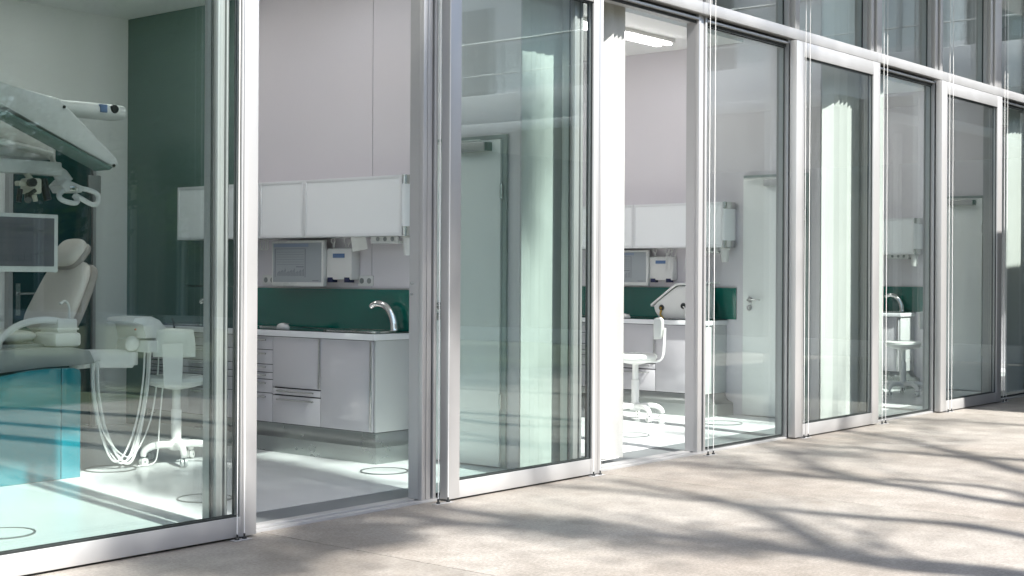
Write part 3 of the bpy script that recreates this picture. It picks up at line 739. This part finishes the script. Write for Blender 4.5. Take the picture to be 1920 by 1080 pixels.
for k, (xa, ya, xb, yb, zb, r) in enumerate([(5.07, 7.62, 5.45, 7.60, .05, .0065), (5.09, 7.66, 5.49, 7.62, .035, .0055), (5.12, 7.64, 5.52, 7.64, .030, .010), (5.10, 7.60, 5.47, 7.57, .045, .006), (5.055, 7.58, 5.56, 7.60, .07, .005)]):
    m_ = (xa + xb) / 2 - .03 + .012 * k
    p = smooth([(xa, ya, .67), (xa + .005, ya, .50), (xa + .05, ya - .02, .24), (m_ - .03, 7.60, zb), (m_ + .05, 7.59, zb + .01), (xb - .06, yb, .28), (xb - .01, yb, .55), (xb, yb, .75)], 3)
    MB().tube(p, r, 8).build('hose', 'white', du)
MB().tube(smooth([(5.585, 7.56, .74), (5.56, 7.56, .5), (5.535, 7.56, .25), (5.525, 7.56, .06), (5.50, 7.57, .012), (5.40, 7.60, .012)], 2), .0045, 6).build('hose', 'white', du)
b = MB(); b.lathe([(.022, .645), (.022, .69), (.030, .70)], (5.115, 7.64, 0), 12); b.lathe([(.014, .64), (.014, .69)], (5.075, 7.62, 0), 12); b.build('hose_socket', 'white2', du)

dc = thing('dental_chair', (4.6, 8.0, .68), 'beige upholstered dental chair with tilted headrest above the teal base', 'dental chair')
def fr(c, ang):   # local frame of a pad facing -X, leaned back by ang
    v = Vector((math.sin(R(ang)), 0, math.cos(R(ang)))); w_ = Vector((math.cos(R(ang)), 0, -math.sin(R(ang)))); u = Vector((0, 1, 0)); return u, v, w_
u, v, w_ = fr(None, 27)
cB = Vector((5.075, 7.98, 1.10))
b = MB(); b.cushion(cB - w_ * .018, u, v, w_, .275, .245, .05, .42, wtop=.80); b.build('backrest', 'beige', dc, sharp=60)
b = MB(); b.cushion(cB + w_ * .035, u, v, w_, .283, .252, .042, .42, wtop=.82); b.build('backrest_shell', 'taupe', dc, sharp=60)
u2, v2, w2 = fr(None, 40)
cH = Vector((5.125, 7.97, 1.385))
hr = MB(); hr.cushion(cH, u2, v2, w2, .13, .105, .044, .6); hr = hr.build('headrest', 'beige', dc, sharp=60)
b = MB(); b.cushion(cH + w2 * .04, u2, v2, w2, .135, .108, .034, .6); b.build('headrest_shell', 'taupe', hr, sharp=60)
b = MB(); b.tube([cB + v * .22 + w_ * .03, cH + w2 * .05 - v2 * .02], .02, 10); b.ell(cB + v * .235 + w_ * .03, .035, .05, .03); b.build('headrest_joint', 'chrome', hr)
b = MB(); b.cushion((4.52, 7.98, .862), (0, 1, 0), (1, 0, 0), (0, 0, 1), .24, .30, .040, .5); b.build('seat', 'white2', dc, sharp=60)
b = MB(); b.box(4.15, 4.86, 7.74, 8.24, .79, .815, .008); b.build('seat_frame', 'grey', dc)
for yy in (7.66, 8.30):
    b = MB(); b.tube(smooth([(4.86, yy, .955), (4.75, yy, .968), (4.62, yy, .95), (4.52, yy, .905), (4.46, yy, .845), (4.45, yy, .80)], 2), .015, 10, flat=1.4); b.build('armrest', 'white', dc)
b = MB(); b.tube([(4.97, 7.98, .80), (5.03, 7.98, .92)], .06, 14); b.build('back_hinge', 'white', dc)

# monitor on its arm
mo = thing('monitor', (4.55, 7.68, 1.26), 'large grey monitor in white frame hanging at the left picture edge', 'monitor')
b = MB(); b.box(4.22, 4.852, 7.660, 7.705, 1.258, 1.612, .006); b.build('housing', 'white2', mo)
MB().box(4.245, 4.823, 7.657, 7.6595, 1.292, 1.588).build('screen', 'screen_grey', mo)
b = MB(); y0, y1 = 7.6548, 7.6568
for z, xa, xb in ((1.545, 4.30, 4.67), (1.52, 4.30, 4.70), (1.51, 4.30, 4.70), (1.462, 4.30, 4.66), (1.43, 4.30, 4.62), (1.395, 4.58, 4.66), (1.352, 4.30, 4.665), (1.325, 4.30, 4.665)): b.box(xa, xb, y0, y1, z, z + .0028)
for x in (4.50, 4.54, 4.58, 4.62, 4.665, 4.70): b.box(x, x + .0028, y0, y1, 1.325, 1.354 + (.02 if x > 4.6 else 0))
b.build('screen_linework', 'ink', mo)
b = MB(); b.tube([(4.30, 7.73, 1.45), (4.30, 7.80, 1.55), (4.28, 7.86, 1.9)], .025, 10); b.ell((4.845, 7.69, 1.268), .018, .018, .014); b.build('monitor_arm', 'white', mo)

# overhead arms: ceiling column with microscope, display arm
ms = thing('microscope', (4.1, 7.75, 1.7), 'ceiling-mounted dental microscope with long white tapered arm at the upper left', 'microscope')
MB().tube([(4.08, 7.75, 1.75), (4.08, 7.75, 3.378)], .05, 16).build('ceiling_column', 'white', ms)
b = MB(); b.prism([(4.02, 2.47), (4.44, 2.362), (4.78, 2.315), (5.185, 1.985), (5.205, 1.945), (5.185, 1.918), (5.15, 1.925), (4.44, 2.225), (4.02, 2.40)], 'y', 7.54, 7.68, .014); b.build('balance_arm', 'white2', ms)
b = MB(); b.prism([(4.42, 2.205), (4.43, 2.185), (5.13, 1.900), (5.15, 1.918)], 'y', 7.525, 7.695, .004); b.build('arm_underside_shade', 'green_wall', ms)  # dark green strip paints the shade under the balance arm
b = MB()
for (x, z) in ((5.165, 1.93), (4.81, 2.265)): b.lathe([(.010, -.006), (.010, .0)], (x, 7.538, z), 10, 'y')
b.build('pivot_bolt', 'black', ms)
b = MB(); b.box(4.30, 4.955, 7.85, 8.10, 1.968, 2.245, .012); b.build('control_box', 'white2', ms)
b = MB(); b.box(4.25, 4.93, 7.74, 7.84, 1.86, 1.945, .012); b.build('carrier_bar', 'white2', ms)
b = MB(); b.box(4.66, 4.74, 7.66, 7.78, 1.735, 1.83, .012); b.box(4.60, 4.65, 7.68, 7.74, 1.78, 1.81, .006); b.tube([(4.70, 7.72, 1.82), (4.70, 7.78, 1.87)], .018, 10); b.tube([(4.71, 7.70, 1.73), (4.72, 7.70, 1.69)], .015, 10); b.build('optics_body', 'cream', ms)
b = MB(); b.tube([(4.66, 7.66, 1.80), (4.655, 7.62, 1.80)], .026, 14); b.tube([(4.645, 7.66, 1.72), (4.62, 7.62, 1.69)], .022, 12); b.tube([(4.77, 7.70, 1.83), (4.79, 7.68, 1.70)], .024, 12); b.tube([(4.69, 7.655, 1.755), (4.63, 7.655, 1.715)], .013, 10); b.tube([(4.61, 7.69, 1.76), (4.60, 7.69, 1.68)], .017, 10); b.build('eyepiece', 'black', ms)
b = MB(); b.tube(smooth([(4.45, 7.84, 2.09), (4.50, 7.82, 2.10), (4.515, 7.82, 2.07), (4.45, 7.82, 2.05)], 2), .007, 6); b.tube([(4.42, 7.82, 2.02), (4.53, 7.82, 1.985)], .018, 8); b.build('grip', 'black', ms)

da = thing('display_arm', (4.5, 7.95, 2.3), 'white rounded overhead arm with blue display and dark knob behind the microscope', 'overhead arm')
b = MB(); b.tube([(4.08, 7.93, 2.345), (4.6, 7.93, 2.335), (5.0, 7.92, 2.31), (5.40, 7.92, 2.312), (5.48, 7.92, 2.318)], [.060, .060, .064, .070, .060], 20, flat=.8); b.build('arm', 'white2', da)
MB().box(5.275, 5.325, 7.842, 7.874, 2.300, 2.352, .003).build('display', 'lcd', da)
b = MB(); b.lathe([(.026, -.02), (.030, -.012), (.030, 0)], (5.385, 7.862, 2.330), 10, 'y'); b.build('knob', 'black', da)
b = MB(); b.tube([(4.96, 7.93, 2.27), (4.96, 7.93, 2.10)], .012, 8); b.build('hanging_rod', 'white2', da)
MB().tube([(4.08, 7.93, 2.30), (4.08, 7.93, 3.378)], .045, 14).build('ceiling_tube', 'white', da)

ol = thing('operating_light', (4.97, 7.8, 1.68), 'white operating light with two loop handles beside the microscope', 'operating light')
b = MB(); b.tube([(4.92, 7.80, 1.90), (4.95, 7.79, 1.87), (4.98, 7.78, 1.82)], [.035, .045, .05], 14); b.prism([(4.90, 1.80), (4.94, 1.84), (5.06, 1.80), (5.05, 1.76), (4.93, 1.755)], 'y', 7.70, 7.86, .015); b.build('lamp_head', 'white', ol)
for pts in ([(5.03, 7.72, 1.79), (5.12, 7.70, 1.775), (5.165, 7.69, 1.745), (5.15, 7.69, 1.69), (5.11, 7.69, 1.683), (4.99, 7.70, 1.745)], [(4.92, 7.72, 1.765), (4.86, 7.68, 1.73), (4.88, 7.66, 1.70), (4.96, 7.66, 1.685), (5.00, 7.67, 1.70), (4.98, 7.69, 1.74)]):
    MB().tube(smooth(pts, 2), .016, 10).build('loop_handle', 'white', ol)
MB().box(4.955, 5.015, 7.69, 7.699, 1.765, 1.795, .003).build('lens', 'chrome', ol)
MB().tube([(4.92, 7.80, 1.89), (4.90, 7.82, 2.0), (4.10, 7.86, 2.12)], .022, 10).build('light_arm', 'white2', ol)

# white instrument console on the second counter
ic = thing('instrument_console', (10.85, 6.95, .863), 'white instrument console with slanted lid, black knobs and cables on the second counter', 'console')
b = MB(); b.prism([(7.15, .865), (7.20, .93), (7.215, .985), (7.17, 1.00), (6.985, 1.145), (6.95, 1.165), (6.72, 1.175), (6.70, .865)], 'x', 10.76, 11.00, .012); b.build('housing', 'white', ic)
b = MB(); b.prism([(7.215, .990), (7.235, .975), (7.24, .995), (6.97, 1.19), (6.66, 1.205), (6.66, 1.19), (6.965, 1.172)], 'x', 10.745, 11.01, .004); b.build('lid', 'white2', ic)
b = MB(); b.lathe([(.022, -.012), (.028, -.004), (.028, 0)], (10.760, 7.125, .965), 16, 'x'); b.lathe([(.022, -.012), (.028, -.004), (.028, 0)], (10.760, 6.89, .985), 16, 'x'); b.lathe([(.018, -.012), (.020, 0)], (10.760, 6.78, 1.03), 12, 'x'); b.build('knob', 'black', ic)
MB().lathe([(.011, -.018), (.013, -.012)], (10.760, 7.125, .963), 12, 'x').build('knob_cap', 'brass', ic)
b = MB(); b.tube(smooth([(10.755, 6.89, .98), (10.735, 6.86, .97), (10.73, 6.84, .92), (10.735, 6.88, .90), (10.74, 6.80, .90), (10.76, 6.77, 1.0)], 2), .006, 6); b.build('cable', 'cable', ic)
MB().tube([(10.755, 7.125, .945), (10.745, 7.13, .90), (10.75, 7.10, .868)], .010, 8).build('outlet_hose', 'brass', ic)

# ================================================================== courtyard behind the camera: seen in the reflections, casts the shadows
KX, KY = S.x / S.z, S.y / S.z
def up_at(x, y, h): return Vector((x + KX * h, y + KY * h, h))
def tree(label, base, stems, clumps, crown, seed):
    r_ = random.Random(seed)
    t = thing('courtyard_tree', (base[0], base[1], -.02), label, 'tree', 'courtyard trees')
    b = MB(); tips = []
    for pts, r0, r1 in stems:
        p = smooth(pts, 2); m = len(p)
        b.tube([q + Vector((r_.uniform(-.012, .012), r_.uniform(-.012, .012), 0)) for q in p], [1.3 * (r0 + (r1 - r0) * i / (m - 1)) for i in range(m)], 8)
        for _ in range(7):
            i = r_.randrange(m // 3, m); q = p[i]; d = Vector((r_.uniform(-.6, .6), r_.uniform(-.5, .5), r_.uniform(.7, 1.2))); L = r_.uniform(.8, 2.2); rr = (r0 + (r1 - r0) * i / (m - 1)) * .42
            e1 = q + d * L * .5 + Vector((r_.uniform(-.1, .1), r_.uniform(-.1, .1), 0)); e2 = q + d * L
            b.tube([q, e1, e2], [rr, rr * .7, rr * .3], 6); tips.append(e2)
    b.build('trunk', 'bark', t)
    b = MB()
    def leaf(c, s):
        n = Vector((r_.gauss(0, 1), r_.gauss(0, 1), r_.gauss(0, 1))).normalized(); a = n.orthogonal().normalized(); q = n.cross(a)
        b.bm.faces.new([b.bm.verts.new(c + v_) for v_ in (a * s, q * s * .55, -a * s, -q * s * .55)])
    for c, rad, n in clumps:
        for _ in range(n):
            if n > 1500:
                leaf(Vector((c[0] + r_.uniform(-1, 1) * rad[0] + r_.gauss(0, .05), c[1] + r_.gauss(0, .5) * rad[1], c[2] + r_.uniform(-1, 1) * rad[2] + r_.gauss(0, .15))), r_.uniform(.05, .085)); continue
            leaf(Vector((c[0] + max(-1.6, min(1.6, r_.gauss(0, .5))) * rad[0], c[1] + r_.gauss(0, .5) * rad[1], c[2] + max(-1.5, min(1.5, r_.gauss(0, .5))) * rad[2])), r_.uniform(.05, .085))
    for e in tips:
        for _ in range(4): leaf(e + Vector((r_.gauss(0, .22), r_.gauss(0, .22), r_.gauss(0, .22))), r_.uniform(.04, .07))
    c, rad, n = crown
    subs = [(Vector((c[0] + r_.uniform(-.75, .75) * rad, c[1] + r_.uniform(-.75, .75) * rad, c[2] + r_.uniform(-.6, .8) * rad * .8)), r_.uniform(.3, .5) * rad) for _ in range(16)]
    for i in range(n):
        q, s_ = subs[i % 16]; leaf(q + Vector((r_.gauss(0, .5), r_.gauss(0, .5), r_.gauss(0, .42))) * s_, r_.uniform(.06, .1))
    b.build('crown', 'leaf', t)
    return t
def stem(pts, base, y0):
    """pts: where the stem's shade falls on the pavement; the stem itself stands over the lawn"""
    q = [up_at(x, y, (y - y0) / -KY) for x, y in pts]
    lo = q[0]; n = 4
    return [Vector(base).lerp(lo, i / n) for i in range(n)] + q
A = (5.28, -2.30, -.03)
f1 = up_at(5.80, 2.70, (2.70 + 2.2) / -KY)
t1 = [(stem([(5.92, 2.09), (5.83, 2.57), (5.73, 3.04), (5.70, 3.53), (5.60, 3.89), (5.43, 4.19), (5.43, 4.41), (5.56, 4.81), (5.58, 5.14), (5.6, 5.9), (5.7, 7.5)], A, -2.2), .115, .03),
      ([up_at(5.93, 2.0, 5.2), up_at(5.68, 2.62, 6.0), up_at(5.86, 2.95, 6.35), up_at(6.32, 3.41, 6.9), up_at(6.67, 3.86, 7.4), up_at(6.84, 4.25, 7.9), up_at(7.0, 5.0, 8.8)], .085, .03),
      ([up_at(5.95, 1.95, 5.4), up_at(5.97, 2.30, 6.0), up_at(5.78, 2.80, 6.6), up_at(5.77, 3.02, 6.9), up_at(5.9, 3.5, 7.5), up_at(5.95, 4.2, 8.3)], .05, .02),
      ([up_at(5.55, 3.95, 7.7), up_at(5.3, 4.6, 8.1), up_at(4.84, 5.08, 8.5), up_at(4.52, 4.91, 8.6), up_at(4.23, 4.57, 8.5)], .06, .03),
      ([up_at(5.52, 4.0, 7.8), up_at(5.2, 4.9, 9.0), up_at(5.1, 6.2, 10.5), up_at(5.2, 7.2, 11.8)], .07, .03),
      (stem([(6.70, 2.0), (6.81, 2.40), (6.93, 2.71), (6.89, 2.92), (6.76, 3.30), (6.72, 3.75), (6.68, 4.30), (6.69, 4.88), (6.52, 5.26), (6.4, 6.5)], (5.72, -2.5, -.03), -2.6), .085, .025)]
tree('tall multi-stemmed courtyard tree with a dense leaf clump, nearest the camera', A, t1,
     [((3.88, -2.0, 10.15), (.50, .5, 1.2), 2900), ((3.46, -2.1, 8.62), (.26, .28, .14), 1000), ((4.42, -2.2, 7.95), (.36, .45, .2), 300), ((4.6, -2.2, 7.15), (.4, .45, .22), 170), ((4.52, -2.0, 11.2), (.16, .5, 1.15), 800), ((2.75, -2.05, 8.65), (.5, .5, .22), 800), ((5.25, -2.0, 11.35), (.33, .4, .38), 700)], ((5.0, -3.6, 17.5), 2.4, 2600), 3)
B_ = (6.85, -2.4, -.03)
t2 = [(stem([(7.70, 2.3), (7.72, 2.73), (7.87, 3.21), (8.0, 3.7), (7.99, 4.05), (8.02, 4.48), (7.91, 5.15), (7.8, 6.4)], B_, -2.3), .10, .025),
      ([up_at(7.78, 2.60, 6.1), up_at(8.25, 2.95, 6.5), up_at(8.26, 3.51, 7.2), up_at(8.02, 3.95, 7.7), up_at(7.75, 4.5, 8.4)], .05, .02),
      ([up_at(7.95, 3.62, 7.3), up_at(8.08, 3.92, 7.7), up_at(8.34, 4.27, 8.1), up_at(8.9, 4.8, 8.7), up_at(9.31, 5.29, 9.2), up_at(9.5, 6.0, 10)], .06, .025)]
tree('slim courtyard tree with forked stems, middle one of the lawn row', B_, t2, [((6.9, -2.2, 9.0), (.8, .6, .3), 160), ((7.9, -2.2, 8.4), (.3, .4, .2), 120)], ((6.9, -3.8, 17.6), 2.3, 2400), 5)
C_ = (8.70, -2.6, -.03)
t3 = [(stem([(9.70, 3.0), (9.68, 3.42), (9.50, 3.91), (9.54, 4.37), (9.43, 5.0), (9.46, 5.38), (9.4, 6.5)], C_, -2.5), .09, .025),
      ([up_at(9.3, 1.2, 4.4), up_at(8.99, 2.7, 6.3), up_at(8.99, 3.18, 6.9), up_at(9.43, 3.57, 7.3), up_at(9.80, 4.03, 7.9), up_at(10.31, 4.60, 8.6), up_at(10.56, 5.28, 9.4), up_at(10.6, 6.2, 10.4)], .085, .03),
      (stem([(12.0, 2.6), (11.97, 4.23), (11.90, 4.49), (11.76, 5.24), (11.6, 6.4)], (10.9, -2.8, -.03), -2.7), .07, .02)]
tree('courtyard tree with a leaning side stem at the far end of the lawn row', C_, t3, [((9.0, -2.4, 8.9), (.8, .6, .35), 160), ((10.4, -2.4, 9.1), (.6, .5, .3), 120)], ((9.4, -3.8, 17.6), 2.3, 2400), 9)
def small_tree(x, y, h, rad, n, label, seed):
    r_ = random.Random(seed); t = thing('courtyard_tree', (x, y, -.02), label, 'tree', 'small courtyard trees')
    b = MB()
    for k in range(5):
        a = r_.uniform(0, 6.28); e = Vector((x + math.cos(a) * rad * .5, y + math.sin(a) * rad * .5, h * r_.uniform(.6, .9)))
        b.tube([(x, y, -.03), (x + .05, y, h * .3), e], [.09, .06, .02], 7)
    b.build('trunk', 'bark', t); b = MB()
    subs = [(Vector((x + r_.uniform(-.8, .8) * rad, y + r_.uniform(-.8, .8) * rad, h * r_.uniform(.35, .95))), r_.uniform(.35, .6) * rad) for _ in range(18)]
    for i in range(n):
        q, s_ = subs[i % 18]; c = q + Vector((r_.gauss(0, .5), r_.gauss(0, .5), r_.gauss(0, .45))) * s_
        nrm = Vector((r_.gauss(0, 1), r_.gauss(0, 1), r_.gauss(0, 1))).normalized(); a = nrm.orthogonal().normalized(); q2 = nrm.cross(a); s = r_.uniform(.06, .12)
        b.bm.faces.new([b.bm.verts.new(c + v_) for v_ in (a * s, q2 * s * .55, -a * s, -q2 * s * .55)])
    b.build('crown', 'leaf', t)
small_tree(12.6, -6.8, 7.6, 2.2, 15000, 'bushy dark green courtyard tree reflected in the nearest pane', 21)
small_tree(10.5, -7.4, 7.9, 2.0, 12000, 'leafy courtyard tree standing left of the bushy one in the reflection', 24)
small_tree(16.4, -10.5, 7.2, 2.2, 9000, 'round green courtyard tree before the side wing', 22)
small_tree(9.2, -10.5, 8.0, 2.7, 12000, 'wide green courtyard tree before the opposite building', 23)

wg = thing('wing_building', (22, -8, 0), 'pale side wing with white balcony slab and glass railing reflected in the panes', 'building')
MB().box(20.52, 30, -26, 10.5, 0, .25).build('plinth', 'render', wg)
MB().box(20.9, 30, -26, 5.2, .25, 3.95).build('ground_floor_glazing', 'dkglass', wg)
b = MB()
for i in range(14): b.box(20.80, 20.95, 3.9 - i * 2.1, 4.02 - i * 2.1, .25, 3.95)
b.build('column', 'render', wg)
MB().box(19.7, 30, -26, 3.9, 3.96, 4.62, .01).build('balcony_slab', 'render', wg)
MB().box(22.4, 30, 1.5, 5.2, 4.63, 7.4).build('upper_wall', 'render', wg)
MB().box(22.4, 30, -26, -1.4, 4.63, 7.4).build('upper_wall', 'render', wg)
MB().box(21.9, 30, -26, -1.2, 7.41, 7.65).build('roof', 'render', wg)
for y in (1.8, 3.0, -3.5, -6.5, -9.5, -12.5): MB().box(22.36, 22.398, y, y + .9, 4.9, 6.9).build('window', 'dkglass', wg)
MB().box(21.9, 30, 1.3, 5.2, 7.41, 7.65).build('roof', 'render', wg)
b = MB(); 
for i in range(15): b.tube([(19.80, 3.8 - i * 2, 4.6), (19.80, 3.8 - i * 2, 5.6)], .025, 8)
b.tube([(19.80, 3.85, 5.6), (19.80, -25.9, 5.6)], .025, 8); b.tube([(19.80, 3.85, 5.0), (19.80, -25.9, 5.0)], .012, 8); b.build('railing', 'alu_dark', wg)
MB().box(19.84, 19.852, -25.9, 3.85, 4.72, 5.52).build('railing_glass', 'glass', wg)
ca = thing('shade_canopy', (16, 1, 0), 'unseen flat canopy on slim posts, added to shade the far end of the front', 'canopy')  # unseen canopy, added to cast shade over the far paving
MB().box(12.66, 19.69, -2.0, 4.10, 2.95, 3.07, .004).build('canopy_roof', 'alu', ca)
for x, y in ((13.4, -1.7), (18.6, -1.7), (18.6, 3.6), (15.6, 3.6)): MB().tube([(x, y, 0), (x, y, 2.95)], .05, 12).build('post', 'alu', ca)
ob = thing('opposite_building', (5, -30, 0), 'long pale building across the courtyard behind the trees', 'building')
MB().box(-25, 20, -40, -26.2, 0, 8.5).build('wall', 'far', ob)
b = MB()
for i in range(18):
    for z in (1.0, 4.6): MB().box(-24 + i * 2.4, -22.6 + i * 2.4, -26.19, -26.12, z, z + 2.1).build('window', 'dkglass', ob)
